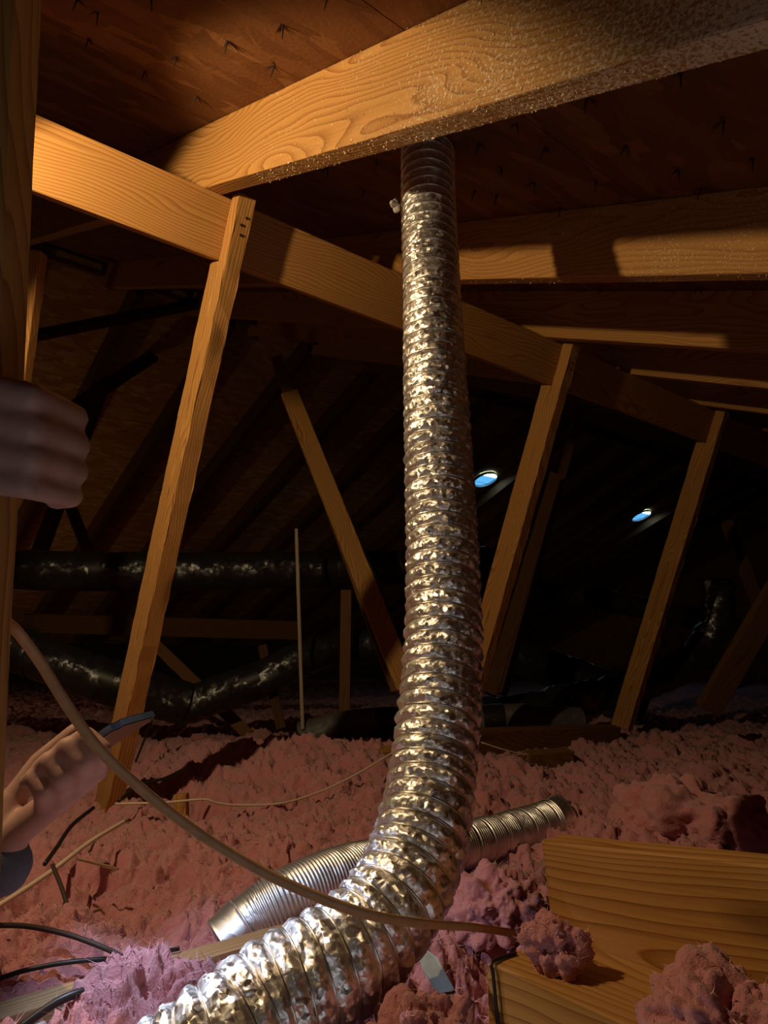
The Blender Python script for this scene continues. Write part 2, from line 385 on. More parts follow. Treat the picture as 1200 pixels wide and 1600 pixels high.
def sheet(name, origin, ax, ay, x0, x1, y0, y1, thick, mat, parent=None, **kw):
    me = bpy.data.meshes.new(name)
    vs_ = [(x, y, z) for z in (0, thick) for x, y in ((x0, y0), (x1, y0), (x1, y1), (x0, y1))]
    me.from_pydata(vs_, [], [(3, 2, 1, 0), (4, 5, 6, 7), (0, 1, 5, 4), (1, 2, 6, 5), (2, 3, 7, 6), (3, 0, 4, 7)]); me.update()
    o = link(name, me, mat, None, False, **kw); ax, ay = Vector(ax), Vector(ay); az = ax.cross(ay); O = Vector(origin)
    o.matrix_world = Matrix(((ax.x, ay.x, az.x, O.x), (ax.y, ay.y, az.y, O.y), (ax.z, ay.z, az.z, O.z), (0, 0, 0, 1)))
    if parent is not None: rel(o, parent)
    return o

ceil = empty('ceiling', W(0.5, 1.2, WT), 'brown strand board roof sheathing overhead with nail tips', 'roof', kind='structure')
cols = [-2.6, -0.16, 2.28, 4.72, 7.16, 9.6, 12.0]
rows = [-1.55, -0.33, 0.89, 2.11, 3.33, VR]
for a, b_ in zip(cols[:-1], cols[1:]):
    for c, d in zip(rows[:-1], rows[1:]):
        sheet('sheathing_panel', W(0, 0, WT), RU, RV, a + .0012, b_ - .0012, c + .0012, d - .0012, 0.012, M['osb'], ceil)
far = empty('roof_slope', Q(1.0, 1.0, 0), 'dark far slope of strand board sheathing', 'roof', kind='structure')
fr = [0.0, 1.22, 2.44, 3.66, 4.9, 5.6]
VENTS = []
for a, b_ in zip(cols[:-1], cols[1:]):
    for c, d in zip(fr[:-1], fr[1:]):
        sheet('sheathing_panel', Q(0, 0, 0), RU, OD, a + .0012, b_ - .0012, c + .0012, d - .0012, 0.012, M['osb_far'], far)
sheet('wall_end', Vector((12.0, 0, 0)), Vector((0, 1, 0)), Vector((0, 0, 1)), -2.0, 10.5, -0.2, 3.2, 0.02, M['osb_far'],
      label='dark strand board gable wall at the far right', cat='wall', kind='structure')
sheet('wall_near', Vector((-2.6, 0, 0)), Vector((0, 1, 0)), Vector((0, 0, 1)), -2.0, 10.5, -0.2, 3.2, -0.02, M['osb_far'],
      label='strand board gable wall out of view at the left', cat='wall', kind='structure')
# ceiling drywall of the rooms below = the attic floor, with the open hatch under the camera
fl = empty('floor', Vector((1.5, 3.0, 0)), 'pale drywall under the pink insulation', 'floor', kind='structure')
HX0, HX1, HY0, HY1 = -0.30, 0.32, -0.36, 0.34
for x0, x1, y0, y1 in ((-2.6, 12.0, HY1, 10.2), (-2.6, 12.0, -1.9, HY0), (-2.6, HX0, HY0, HY1), (HX1, 12.0, HY0, HY1)):
    sheet('drywall_sheet', Vector((0, 0, -0.013)), RU, Vector((0, 1, 0)), x0, x1, y0, y1, 0.013, M['drywall'], fl)

# nail tips through the near sheathing, with the strands they tore out
bmn = bmesh.new()
bmesh.ops.create_cone(bmn, cap_ends=True, segments=6, radius1=0.0006, radius2=0.0020, depth=0.021, matrix=Matrix.Translation((0, 0, -0.0105)))
nail_me = bpy.data.meshes.new('nail'); bmn.to_mesh(nail_me); bmn.free(); nail_me.materials.append(M['nail'])
def splinter_mesh(k):
    r = random.Random(k); vs_, fs = [], []
    for j in range(r.choice((2, 3, 3, 4))):
        a = r.uniform(0, 6.28); ln = r.uniform(.010, .026); w = r.uniform(.0015, .0042); dz = r.uniform(.003, .013)
        ca, sa = math.cos(a), math.sin(a); i = len(vs_)
        vs_ += [(-sa * w, ca * w, 0), (sa * w, -ca * w, 0), (ca * ln, sa * ln, -dz), (ca * ln * .4, sa * ln * .4, -.0005)]
        fs += [(i, i + 1, i + 2), (i, i + 2, i + 3), (i + 1, i + 3, i + 2), (i, i + 3, i + 1)]
    me = bpy.data.meshes.new('splinter'); me.from_pydata(vs_, [], fs); me.update(); me.materials.append(M['splinter']); return me
spl = [splinter_mesh(k) for k in range(6)]
bpy.context.view_layer.update()
ci = ceil.matrix_world.inverted()
Rroof = Matrix((( 1, 0, 0), (0, CT, -ST), (0, ST, CT)))
rn = random.Random(11)
nn = 0
for row in range(-1, 13):
    v = row * 0.142 + 0.06
    u = -0.25 + rn.uniform(0, .10)
    while u < 2.3:
        u += rn.uniform(0.03, 0.15)
        near = any(abs((u - 0.558) - k * 0.5156) < 0.03 for k in range(-4, 7))
        if near: continue
        if nn >= 290: break
        nn += 1
        n = bpy.data.objects.new('nail', nail_me); COL.objects.link(n)
        p = W(u, v + rn.uniform(-.02, .02), WT + 0.001)
        mw = Matrix.Translation(p) @ (Rroof @ Matrix.Rotation(rn.uniform(-.3, .3), 3, 'X') @ Matrix.Rotation(rn.uniform(-.3, .3), 3, 'Y')).to_4x4()
        n.parent = ceil; n.matrix_parent_inverse = ci; n.matrix_world = mw
        s = bpy.data.objects.new('splinter', rn.choice(spl)); COL.objects.link(s); s.parent = n
        s.matrix_parent_inverse = Matrix.Identity(4); s.rotation_euler = (0, 0, rn.uniform(0, 6.28)); s.location = (0, 0, -0.001)

# =================================================================== NEAR ROOF FRAME
RAFT = [(-0.474, 'wood', 'pine rafter beyond the left foreground post, out of view'),
        (0.042, 'wood', 'pine rafter carrying the left foreground post, just out of view'),
        (0.558, 'wood_dust', 'large bright pine rafter dusted with sawdust, nearest overhead'),
        (1.146, 'wood_dust2', 'second pine rafter behind the foil duct, flecked with sawdust'),
        (1.673, 'wood', 'third pine rafter, short lit strip right of the foil duct'),
        (2.139, 'wood', 'fourth pine rafter, thin lit edge near the right border'),
        (2.630, 'wood', 'fifth pine rafter, behind the top of the rightmost brace'),
        (3.14, 'wood_dim', 'farthest dark rafter of the near slope')]
rafters = []
for u, m, lab in RAFT:
    o = beam('rafter', W(u, -1.5, (WB + WT) / 2), W(u, VR - 0.03, (WB + WT) / 2), RU, 0.038, WT - WB - 0.001, M[m], bev=0.003, seg=24,
             label=lab, cat='rafter', group='rafters of the near roof slope')
    rafters.append(o)
# sawdust thrown on the first rafters: little flecks that stick to side and underside
def flecks(name, parent, u_face, u0, u1, count, v0, v1, lab, seed, bias):
    r = np.random.RandomState(seed); vs_, fs = [], []
    for k in range(count):
        t = r.rand() ** bias; v = v0 + (v1 - v0) * t
        if r.rand() < 0.72: p = W(u_face - 0.0006, v, WB + (WT - WB) * r.rand() ** 1.3)
        else: p = W(u0 + (u1 - u0) * r.rand(), v, WB - 0.0004)
        s = 0.0004 + 0.0009 * r.rand() ** 4; i = len(vs_)
        d = r.normal(size=(4, 3)) * s * np.array([0.35, 1, 1])
        vs_ += [tuple(np.array(p) + d[j]) for j in range(4)]
        fs += [(i, i + 1, i + 2), (i, i + 2, i + 3), (i, i + 3, i + 1), (i + 1, i + 3, i + 2)]
    me = bpy.data.meshes.new(name); me.from_pydata(vs_, [], fs); me.update()
    return rel(link(name, me, M['fleck'], None, False, kind='stuff', label=lab), parent)
flecks('sawdust', rafters[2], 0.539, 0.541, 0.575, 6000, 0.22, 1.30, 'pale sawdust flecks', 1, 1.7)
flecks('sawdust', rafters[3], 1.127, 1.129, 1.163, 900, 0.45, 1.35, 'pale sawdust flecks', 2, 1.4)

purlin = beam('purlin', W(-0.9, 1.529, 0.324), W(4.9, 1.529, 0.324), RW, 0.128, 0.038, M['wood'], bev=0.003, seg=26,
              label='long pine purlin board nailed under the rafters, crossing behind the duct', cat='purlin')

def brace(u, w_bot, lab, notch=True, holes=True):
    root = empty('purlin_brace', W(u, 1.49, w_bot), lab, 'brace', 'pine braces under the purlin')
    fs_ = beam('front_strip', W(u, 1.490, w_bot), W(u, 1.490, 0.398), RU, 0.038, 0.038, M['wood'], root, bev=0.002, seg=40, rough=0.0013)
    beam('back_strip', W(u, 1.530, w_bot), W(u, 1.530, 0.258), RU, 0.038, 0.042, M['wood'], root, bev=0.002, seg=40, rough=0.0010)
    if holes:
        for k, (du, w) in enumerate(((0.006, 0.355), (-0.002, 0.338), (0.001, 0.318))):
            bm = bmesh.new(); bmesh.ops.create_cone(bm, cap_ends=True, segments=10, radius1=0.0032, radius2=0.0026, depth=0.003)
            me = bpy.data.meshes.new('nail_head'); bm.to_mesh(me); bm.free()
            h = link('nail_head', me, M['nail'], None, False)
            h.matrix_world = Matrix.Translation(W(u + du, 1.4705, w)) @ Rroof.to_4x4() @ Matrix.Rotation(math.radians(90), 4, 'X')
            rel(h, fs_)
    return root
brace(0.618, -1.12, 'leftmost pine brace standing behind the phone, three nail heads at its top')
brace(1.756, -1.14, 'middle pine brace just right of the foil duct')
brace(2.742, -1.14, 'rightmost pine brace in front of the black bent duct')

# =================================================================== FOIL DUCT
DR = 0.0475
DPTS = [(668, 170, 1.345), (668, 240, 1.305), (669, 320, 1.265), (674, 450, 1.195), (680, 600, 1.125), (687, 760, 1.055), (692, 900, 0.985),
        (692, 1010, 0.93), (686, 1110, 0.88), (676, 1200, 0.835), (664, 1280, 0.79), (644, 1350, 0.752), (611, 1416, 0.715), (570, 1464, 0.690), (519, 1506, 0.665),
        (416, 1572, 0.630), (343, 1633, 0.600), (240, 1710, 0.580), (130, 1785, 0.560)]
dpts = [P(*q) for q in DPTS]
tl = (dpts[-1] - dpts[-2]).normalized()
dpts += [dpts[-1] + tl * 0.03 + Vector((0, 0, -0.03)), dpts[-1] + tl * 0.04 + Vector((0, 0, -0.10))]   # dives to its boot in the ceiling
PITCH = 0.0200
def duct_r(S, PHI):
    ph = S / PITCH + PHI / (2 * np.pi); t = ph - np.floor(ph); d = np.minimum(t, 1 - t)
    k = np.clip((S - 0.16) / 0.62, 0, 1); k = k * k * (3 - 2 * k)            # 0 taut at the top, 1 slack and puffy below
    p = uv_param3(S, PHI, 0.05)
    big = perlin(p * 32 + 9.1).reshape(S.shape)
    pw = p + 0.004 * np.stack([perlin(p * 60 + 4), perlin(p * 60 + 24), perlin(p * 60 + 44)], 1)
    mid = (worley(pw * np.array([75, 75, 90])) - 0.5).reshape(S.shape); fine = (worley(pw * np.array([170, 170, 190]) + 5.5) - 0.5).reshape(S.shape)
    bag = np.sin(np.pi * t) ** 0.8
    r = DR + bag * (-0.0016 + k * 0.0062) * (1 + 0.35 * big)
    loose = bag ** 0.6
    r += loose * ((0.0010 + 0.0028 * k) * mid + (0.0005 + 0.0013 * k) * fine)
    r += (0.0008 - 0.0012 * k) * np.exp(-(d / 0.07) ** 2)
    return r
V, F, _, info = sweep(dpts, PITCH / 14, 200, duct_r, 1.0, False)
duct = empty('foil_duct', dpts[9], 'tall crinkled silver foil flexible duct rising to the roof', 'duct')
rel(link('foil_sleeve', mesh_np('foil_sleeve', V, F), M['foil']), duct)
q, s, T, A, B = info
th = -2 * np.pi * s / PITCH
# the spiral wire shows as a fine ridge through the foil
sw = np.arange(0, s[-1], PITCH / 26); ang = -2 * np.pi * sw / PITCH
qi = np.stack([np.interp(sw, s, q[:, k]) for k in range(3)], 1); Ai = np.stack([np.interp(sw, s, A[:, k]) for k in range(3)], 1); Bi = np.stack([np.interp(sw, s, B[:, k]) for k in range(3)], 1)
wp = qi + (Ai * np.cos(ang)[:, None] + Bi * np.sin(ang)[:, None]) * (DR + 0.0014)
Tw, Aw, Bw = frames(wp); ph6 = np.linspace(0, 2 * np.pi, 6, endpoint=False)
VV = wp[:, None, :] + 0.0010 * (Aw[:, None, :] * np.cos(ph6)[None, :, None] + Bw[:, None, :] * np.sin(ph6)[None, :, None])
ii = np.arange(len(wp) * 6).reshape(-1, 6); jj = np.roll(ii, -1, 1)
rel(link('spiral_wire', mesh_np('spiral_wire', VV.reshape(-1, 3), np.stack([ii[:-1], ii[1:], jj[1:], jj[:-1]], -1).reshape(-1, 4)), M['wire']), duct)

# =================================================================== PINK INSULATION
def gau(X, Y, c, rx, ry, a, rot=0.0):
    dx, dy = X - c[0], Y - c[1]; cr, sr = math.cos(rot), math.sin(rot)
    x, y = (dx * cr + dy * sr) / rx, (-dx * sr + dy * cr) / ry
    return a * np.exp(-(x * x + y * y))
VA = math.atan2(FWD.y, FWD.x)
MOUNDS = []
def mound(px, py, h, rx, ry, a, depth_h=0.14):
    c = PH(px, py, depth_h); MOUNDS.append((c, rx, ry, a))     # rx across the view, ry along it
mound(500, 1215, 0, 0.42, 0.24, 0.085)
mound(330, 1190, 0, 0.35, 0.30, 0.05)
mound(300, 1262, 0, 0.12, 0.10, -0.07)
mound(110, 1392, 0, 0.10, 0.10, -0.135)
mound(1010, 1230, 0, 0.9, 0.40, 0.05)
mound(1080, 1330, 0, 0.22, 0.13, 0.085)
mound(1190, 1180, 0, 0.8, 0.5, 0.05)
mound(790, 1420, 0, 0.085, 0.10, 0.03)
mound(230, 1575, 0, 0.18, 0.08, 0.03)
mound(20, 1500, 0, 0.12, 0.12, 0.03)
mound(730, 1530, 0, 0.05, 0.06, -0.11)
mound(400, 1440, 0, 0.25, 0.05, -0.02)
mound(560, 1350, 0, 0.30, 0.06, -0.015)
def base_h(X, Y):
    h = np.full_like(X, 0.128)
    for c, rx, ry, a in MOUNDS: h = h + gau(X, Y, c, ry, rx, a, VA)
    r = np.hypot(X, Y)
    h = h - 0.13 * np.exp(-((r - 0.42) / 0.17) ** 2) * (r < 5)           # falls away at the hatch
    h = h - np.clip((r - 3.9) / 2.5, 0, 1) * 0.10
    return h
def billow(p):
    return 3.0 * np.abs(perlin(p)) - 0.6
def fluff_disp(p, amp=1.0):
    """Tufty wool: rounded clumps parted by dark creases, at several sizes."""
    q = p + 0.02 * np.stack([perlin(p * 18 + 5), perlin(p * 18 + 31), perlin(p * 18 + 77)], 1)
    w1, w2, w3 = worley(q * 18 + 3.3), worley(q * 44 + 8.1), worley(q * 88 + 1.9)
    h = 0.018 * billow(q * 7) + 0.042 * (0.45 - w1 * w1) + 0.031 * (0.45 - w2 * w2) + 0.019 * (0.45 - w3 * w3) + 0.006 * perlin(q * 70 + 2.1) + 0.0068 * perlin(q * 130 + 9.3) + 0.0034 * perlin(q * 260 + 6.6)
    return amp * h
na, nr = 600, 960
an = VA + np.linspace(-0.92, 0.92, na); rr = 0.43 * np.exp(np.linspace(0, math.log(12.5 / 0.43), nr))
AN, RR = np.meshgrid(an, rr, indexing='ij'); X, Y = (RR * np.cos(AN)).ravel(), (RR * np.sin(AN)).ravel()
Z = base_h(X, Y)
p3 = np.stack([X, Y, Z * 0.6], 1)
D = fluff_disp(p3)
lat = np.stack([perlin(p3 * 33 + 50), perlin(p3 * 33 + 90), 0 * X], 1) * 0.009 + np.stack([perlin(p3 * 75 + 150), perlin(p3 * 75 + 190), perlin(p3 * 90 + 210)], 1) * 0.0045
Vi = np.stack([X, Y, Z + D - 0.012], 1) + lat
jy = PH(300, 1492, 0.145).y
jm = np.exp(-((Y - jy - 0.008) / 0.046) ** 4) * np.clip((X + 0.10) / 0.05, 0, 1) * np.clip((0.62 - X) / 0.05, 0, 1)
Vi[:, 2] = Vi[:, 2] * (1 - jm) + np.minimum(Vi[:, 2], 0.122) * jm          # the joist top stays bare
Vi[:, 2] = np.maximum(Vi[:, 2], 0.002)
idx = np.arange(na * nr).reshape(na, nr)
Fi = np.stack([idx[:-1, :-1], idx[:-1, 1:], idx[1:, 1:], idx[1:, :-1]], -1).reshape(-1, 4)[:, ::-1]
ins = link('blown_insulation', mesh_np('blown_insulation', Vi, Fi), M['fluff'], label='loose pink blown insulation covering the attic floor in tufts', cat='insulation', kind='stuff')

# stray glass fibres standing out of the wool
def fibres(P0, n, lo, hi, seed):
    r = np.random.RandomState(seed); k = r.randint(0, len(P0), n); b0 = P0[k]
    ln = (lo + (hi - lo) * r.rand(n) ** 2)[:, None]
    d = r.normal(size=(n, 3)); d[:, 2] = np.abs(d[:, 2]) * 0.8; d /= np.linalg.norm(d, axis=1)[:, None]
    c = r.normal(size=(n, 3)) * 0.7; c[:, 2] -= 0.3
    w = r.normal(size=(n, 3)); w -= d * (w * d).sum(1)[:, None]; w /= np.linalg.norm(w, axis=1)[:, None]; w *= 0.00042
    rows_ = []
    for t in (0, 0.33, 0.66, 1.0):
        q_ = b0 + d * ln * t + c * ln * t * t * 0.6; rows_ += [q_ - w * (1.05 - t), q_ + w * (1.05 - t)]
    V_ = np.stack(rows_, 1).reshape(-1, 3); o_ = (np.arange(n) * 8)[:, None]
    return V_, np.vstack([o_ + np.array([[0, 1, 3, 2]]) + 2 * j for j in range(3)])
rv = np.hypot(Vi[:, 0], Vi[:, 1]); near_ = Vi[(rv > 0.5) & (rv < 2.4)]
Vf, Ff = fibres(near_, 110000, 0.005, 0.022, 4)
rel(link('loose_fibres', mesh_np('loose_fibres', Vf, Ff), M['fibre'], None, False, kind='stuff'), ins)

def clump(name, c, rad, squash, label, group=None, seed=0, amp=1.0, sub=6):
    bm = bmesh.new(); bmesh.ops.create_icosphere(bm, subdivisions=sub, radius=1.0)
    v = np.array([x.co[:] for x in bm.verts]); f = np.array([[y.index for y in x.verts] for x in bm.faces]); bm.free()
    p = v * np.array(squash) * rad
    o = p + seed * 13.7
    d = 0.30 * rad * perlin(o * 0.9 / rad) + 0.20 * rad * billow(o * 1.7 / rad) * amp + 0.014 * (0.45 - worley(o * 40) ** 2) + 0.010 * (0.45 - worley(o * 80 + 2) ** 2) + 0.004 * perlin(o * 110 + 4) + 0.0025 * perlin(o * 240)
    nn_ = v / np.linalg.norm(v, axis=1)[:, None]
    p = p + nn_ * d[:, None]
    ob = link(name, mesh_np(name, p, f), M['fluff'], label=label, cat='insulation', group=group); ob.location = c
    if sub > 5:
        Vc, Fc = fibres(p, 1100, 0.003, 0.009, seed); fo = link('loose_fibres', mesh_np('loose_fibres', Vc, Fc), M['fibre'], ob, False, kind='stuff')
    return ob

# =================================================================== JOISTS AND HATCH FRAMING
JT = 0.145
ja = PH(300, 1492, JT)
beam('joist', Vector((-1.6, ja.y, JT - 0.07)), Vector((0.60, ja.y, JT - 0.07)), Vector((0, 1, 0)), 0.038, 0.14, M['wood_grey'], seg=16,
     label='grey topped ceiling joist running under the lower end of the foil duct', cat='joist')
HH = 0.232
hp = PH(760, 1503, HH)
bl = PH(862, 1452, HH + 0.001)
HW = bl.x - hp.x - 0.001
lo = beam('hatch_header', Vector((hp.x + HW / 2, hp.y, HH - 0.07)), Vector((hp.x + HW / 2, -0.55, HH - 0.07)), RU, HW, 0.139, M['wood'], seg=14,
          label='pine framing block at the lower right with insulation resting on top', cat='beam')
al = math.radians(6.0)
dL = Vector((0, -math.cos(al), math.sin(al))); dN = Vector((0, math.sin(al), math.cos(al)))
UH = 0.081
ub = beam('framing_plank', bl + dN * (UH / 2 - 0.03) + RU * 0.019, bl + dN * (UH / 2 - 0.03) + RU * 0.019 + dL * 1.1, RU, 0.038, UH + 0.06, M['wood'], seg=14,
          label='wide pine plank on edge rising at the lower right, strong grain', cat='plank')

# =================================================================== LOOSE CLUMPS OF INSULATION
clump('insulation_clump', PH(868, 1508, 0.236) + Vector((0, 0, 0.014)), 0.020, (1.0, 1.1, 0.85), 'small peaked tuft of pink insulation on the framing block', seed=1, amp=0.7)
clump('insulation_clump', PH(1150, 1655, 0.236) + Vector((0, 0, 0.016)), 0.050, (1.0, 1.0, 0.55), 'large pink insulation clump at the lower right corner', seed=2)
clump('insulation_clump', P(775, 1418, 0.93), 0.052, (1.0, 1.0, 0.75), 'lavender tinged insulation clump between the foil duct and the wide plank', seed=6)
clump('insulation_clump', P(660, 1640, 0.60), 0.036, (1.5, 1.0, 0.8), 'pink insulation clump in front of the duct at the bottom edge', seed=3)
clump('insulation_clump', PH(1075, 1325, 0.15) + Vector((0, 0, 0.045)), 0.095, (1.0, 1.6, 0.62), 'big shaggy insulation clump behind the wide plank', seed=5)

# =================================================================== ALUMINIUM HOSE ON THE FLOOR
AR = 0.040
apts = [P(x, y, z) for x, y, z in ((352, 1478, 0.965), (395, 1437, 0.985), (450, 1403, 1.01), (520, 1372, 1.06), (600, 1350, 1.14), (680, 1332, 1.22), (770, 1311, 1.31), (840, 1291, 1.39), (876, 1279, 1.43))]
def alu_r(S, PHI):
    t = (S / 0.0052); r = AR + 0.0016 * np.cos(2 * np.pi * t)
    r = r - 0.0018 * (np.sin(2 * np.pi * S / 0.037) > 0.86) * (S > 0.35)
    sm = np.clip((S - 0.035) / 0.05, 0, 1)
    p = uv_param3(S, PHI, AR)
    return AR + (r - AR) * sm - (1 - sm) * 0.004 + 0.0015 * perlin(p * 25).reshape(S.shape)
alu = empty('aluminium_hose', apts[3], 'ribbed silver aluminium hose lying on the insulation behind the duct', 'hose')
V, F, _, info = sweep(apts, 0.0013, 72, alu_r, 1.0, False)
rel(link('ribbed_tube', mesh_np('ribbed_tube', V, F), M['alu']), alu)
q, s, T, A, B = info
def ring(name, k0, k1, r0, mat, parent):
    pts = [q[k] for k in np.linspace(k0, k1, 6).astype(int)]
    V, F, _, _ = sweep([Vector(p) for p in pts], 0.002, 48, lambda S, PH_: np.full_like(S, r0) + 0.0012 * (np.minimum(S, S.max() - S) < 0.003), 1.0, False)
    me = mesh_np(name, V, F); o = rel(link(name, me, mat), parent)
    o.modifiers.new('thick', 'SOLIDIFY').thickness = 0.0012
ring('end_collar', len(q) - 26, len(q) - 1, AR + 0.0016, M['alu'], alu)
ring('crimped_collar', 0, 30, AR - 0.0010, M['alu'], alu)

# =================================================================== CABLES
def cable(name, pts, r, mat, label, **kw): return tube_obj(name, pts, r, M[mat], label=label, cat='cable', **kw)
cable('sheathed_cable', [P(*q) for q in ((-40, 950, 0.53), (14, 975, 0.54), (58, 1028, 0.55), (100, 1095, 0.555), (150, 1165, 0.56), (215, 1228, 0.57), (300, 1295, 0.58), (400, 1357, 0.585), (500, 1403, 0.585),
      (580, 1430, 0.59), (660, 1443, 0.615), (740, 1449, 0.67), (800, 1459, 0.73), (850, 1478, 0.79))], 0.0046, 'tan', 'thick tan sheathed cable sagging across in front of the duct', flat=0.55, nphi=14, upflat=(-FWD)[:])
cable('thin_wire', [P(*q) for q in ((180, 1256, 1.50), (255, 1254, 1.52), (318, 1249, 1.55), (336, 1254, 1.56), (372, 1258, 1.58), (440, 1255, 1.62), (500, 1237, 1.68), (560, 1208, 1.73), (620, 1172, 1.8))], 0.0026, 'cream', 'thin cream wire looping over the insulation left of the duct', nphi=8)
cable('loose_cable', [P(*q) for q in ((-30, 1432, 0.98), (30, 1395, 1.03), (85, 1358, 1.10), (140, 1316, 1.20), (195, 1283, 1.32))], 0.0040, 'cream', 'straight pale cable at the left foot of the leftmost brace', nphi=8)
cable('loose_cable', [P(*q) for q in ((-20, 1446, 0.78), (40, 1447, 0.80), (105, 1460, 0.81), (165, 1482, 0.81), (198, 1500, 0.82), (205, 1530, 0.85))], 0.0030, 'brown', 'dark cable arching over the joist at the lower left', nphi=8)
cable('loose_cable', [P(*q) for q in ((82, 1352, 0.99), (98, 1392, 0.94), (108, 1430, 0.90), (108, 1465, 0.86), (97, 1504, 0.82))], 0.0030, 'brown', 'short dark cable hanging down beside the pit at the left', nphi=8)
cable('loose_cable', [P(*q) for q in ((-20, 1536, 0.765), (40, 1516, 0.78), (110, 1503, 0.795), (190, 1496, 0.82), (280, 1482, 0.85))], 0.0028, 'black', 'black cable lying flat along the grey topped joist', nphi=8)
cable('loose_cable', [P(*q) for q in ((20, 1615, 0.66), (60, 1585, 0.675), (100, 1560, 0.69), (150, 1546, 0.715), (190, 1560, 0.76))], 0.0042, 'black', 'thick black cable entering at the bottom left corner', nphi=10)
cable('loose_cable', [P(*q) for q in ((70, 1350, 1.12), (88, 1325, 1.18), (112, 1290, 1.25), (146, 1262, 1.32))], 0.0036, 'black', 'black cable climbing towards the leftmost brace foot', nphi=8)
cable('loose_cable', [P(*q) for q in ((185, 1252, 1.50), (215, 1228, 1.55), (260, 1215, 1.6), (295, 1197, 1.66))], 0.0036, 'black', 'black cable leaving the right side of the leftmost brace', nphi=8)
cable('loose_cable', [P(*q) for q in ((212, 1190, 1.9), (232, 1140, 2.05), (245, 1110, 2.15), (262, 1098, 2.2))], 0.003, 'black', 'black cable hanging from the ducts behind the leftmost brace', nphi=8)
cable('thin_wire', [P(*q) for q in ((752, 1160, 1.9), (790, 1172, 1.92), (830, 1180, 1.95), (885, 1181, 1.98))], 0.0018, 'cream', 'thin cream wire on the insulation right of the duct', nphi=6)
cable('dark_strip', [PH(806, 1489, HH + .002), PH(784, 1496, HH + .002), PH(768, 1505, HH + .002), Vector((hp.x - 0.0028, hp.y - 0.010, HH - .006)), Vector((hp.x - 0.003, hp.y - 0.014, HH - .04)), Vector((hp.x - 0.003, hp.y - 0.020, HH - .09))], 0.0016, 'black', 'thin dark strip bent over the left end of the framing block', nphi=8, step=0.004)  # thin dark strip over the block's top edge and down its face
for k, q in enumerate((((70, 1452, .92), (158, 1420, .95)), ((120, 1342, 1.15), (185, 1358, 1.12)))):
    beam('wood_sliver', P(*q[0]), P(*q[1]), UPV, 0.004, 0.0018, M['wood_grey'], bev=0.0004, seg=3, rough=0.0003,
         label=('pale wood sliver on the insulation above the arching dark cable', 'pale wood sliver beside the dark pit at the left')[k], cat='sliver')

# =================================================================== BACKGROUND: FAR SLOPE FRAMING
def QP(x, y, w=0.0):                        # where the line of sight meets the far slope
    r = RIGHT * ((x - 600) / FPX) + UPV * ((800 - y) / FPX) + FWD
    o = Q(0, 0, w); return CAM + r * ((o - CAM).dot(ON) / r.dot(ON))
def fu(x, y): return QP(x, y, -0.07).x
flab = ['far rafter just above the hand on the post', 'far rafter above the dark web boards at the left', 'far rafter left of the leftmost brace', 'far rafter meeting the leftmost brace', 'far rafter right of the leftmost brace',
        'far rafter left of the diagonal brace', 'far rafter crossing the diagonal brace', 'far rafter just left of the foil duct', 'far rafter behind the foil duct', 'far rafter lit blue by the left roof vent', 'first far rafter right of the left roof vent',
        'second far rafter right of the left roof vent', 'third far rafter right of the left roof vent', 'fourth far rafter right of the left roof vent', 'far rafter lit blue by the right roof vent', 'far rafter behind the rightmost brace', 'last far rafter near the right gable wall']
uv1, uv2 = QP(757, 747).x, QP(1001, 804).x
sp_ = (uv2 - uv1) / max(1, round((uv2 - uv1) / 0.6))
uf = [uv1 + 0.20 + sp_ * k for k in range(-9, 8)]
for u, lab in zip(uf, flab):
    beam('far_rafter', Q(u, 0.03, -0.071), Q(u, 5.4, -0.071), RU, 0.05, 0.14, M['wood_shaded'], seg=8, label=lab, cat='rafter', group='rafters of the far slope')
beam('ridge_board', Q(-2.5, 0, -0.09) , Q(11.9, 0, -0.09), RW, 0.03, 0.15, M['wood_dim'], seg=6, label='dark ridge board where both roof slopes meet', cat='ridge board')

def post(name, a, b_, wy, wz, mat, label, ydir=None, cat='brace', **kw): return beam(name, P(*a), P(*b_), ydir or RIGHT, wy, wz, M[mat], label=label, cat=cat, seg=12, **kw)
# diagonal brace made of two strips
db = empty('diagonal_brace', P(622, 1060, 2.5), 'brown diagonal brace leaning left of the foil duct', 'brace')
beam('front_strip', P(636, 1075, 2.45), P(452, 615, 3.1), RIGHT, 0.075, 0.036, M['wood'], db, seg=12)
beam('back_strip', P(622, 1080, 2.50), P(432, 560, 3.2), RIGHT, 0.050, 0.036, M['wood_dim'], db, seg=12)
post('web_board', (55, 880, 4.2), (160, 600, 4.6), 0.09, 0.036, 'wood_shaded', 'dark slanting web board behind the hand on the post')
post('web_board', (92, 745, 4.3), (145, 880, 4.2), 0.06, 0.036, 'wood_shaded', 'dark web board forking down beside the hand')
post('collar_board', (80, 660, 4.5), (240, 555, 4.9), 0.10, 0.036, 'wood_shaded', 'dark board rising to the ridge above the left hand')
post('collar_board', (50, 525, 4.0), (330, 470, 4.4), 0.10, 0.036, 'wood_shaded', 'faint collar board high behind the leftmost brace')
post('cross_board', (40, 973, 3.4), (470, 985, 3.5), 0.09, 0.036, 'wood_shaded', 'dim horizontal board below the long black duct', UPV)
post('pole', (463, 826, 2.9), (473, 1140, 2.7), 0.014, 0.014, 'pole', 'thin pale upright pole left of the foil duct', cat='pole', bev=0.004)
post('short_post', (541, 922, 3.0), (538, 1130, 2.9), 0.045, 0.036, 'wood_dim', 'short dim upright post right of the thin pole', cat='post')
post('web_board', (240, 1005, 3.2), (390, 1150, 3.0), 0.05, 0.036, 'wood_dim', 'dim board slanting down behind the leftmost brace')
post('web_board', (410, 1010, 3.1), (440, 1140, 2.9), 0.04, 0.036, 'wood_shaded', 'dark short board left of the thin pole')
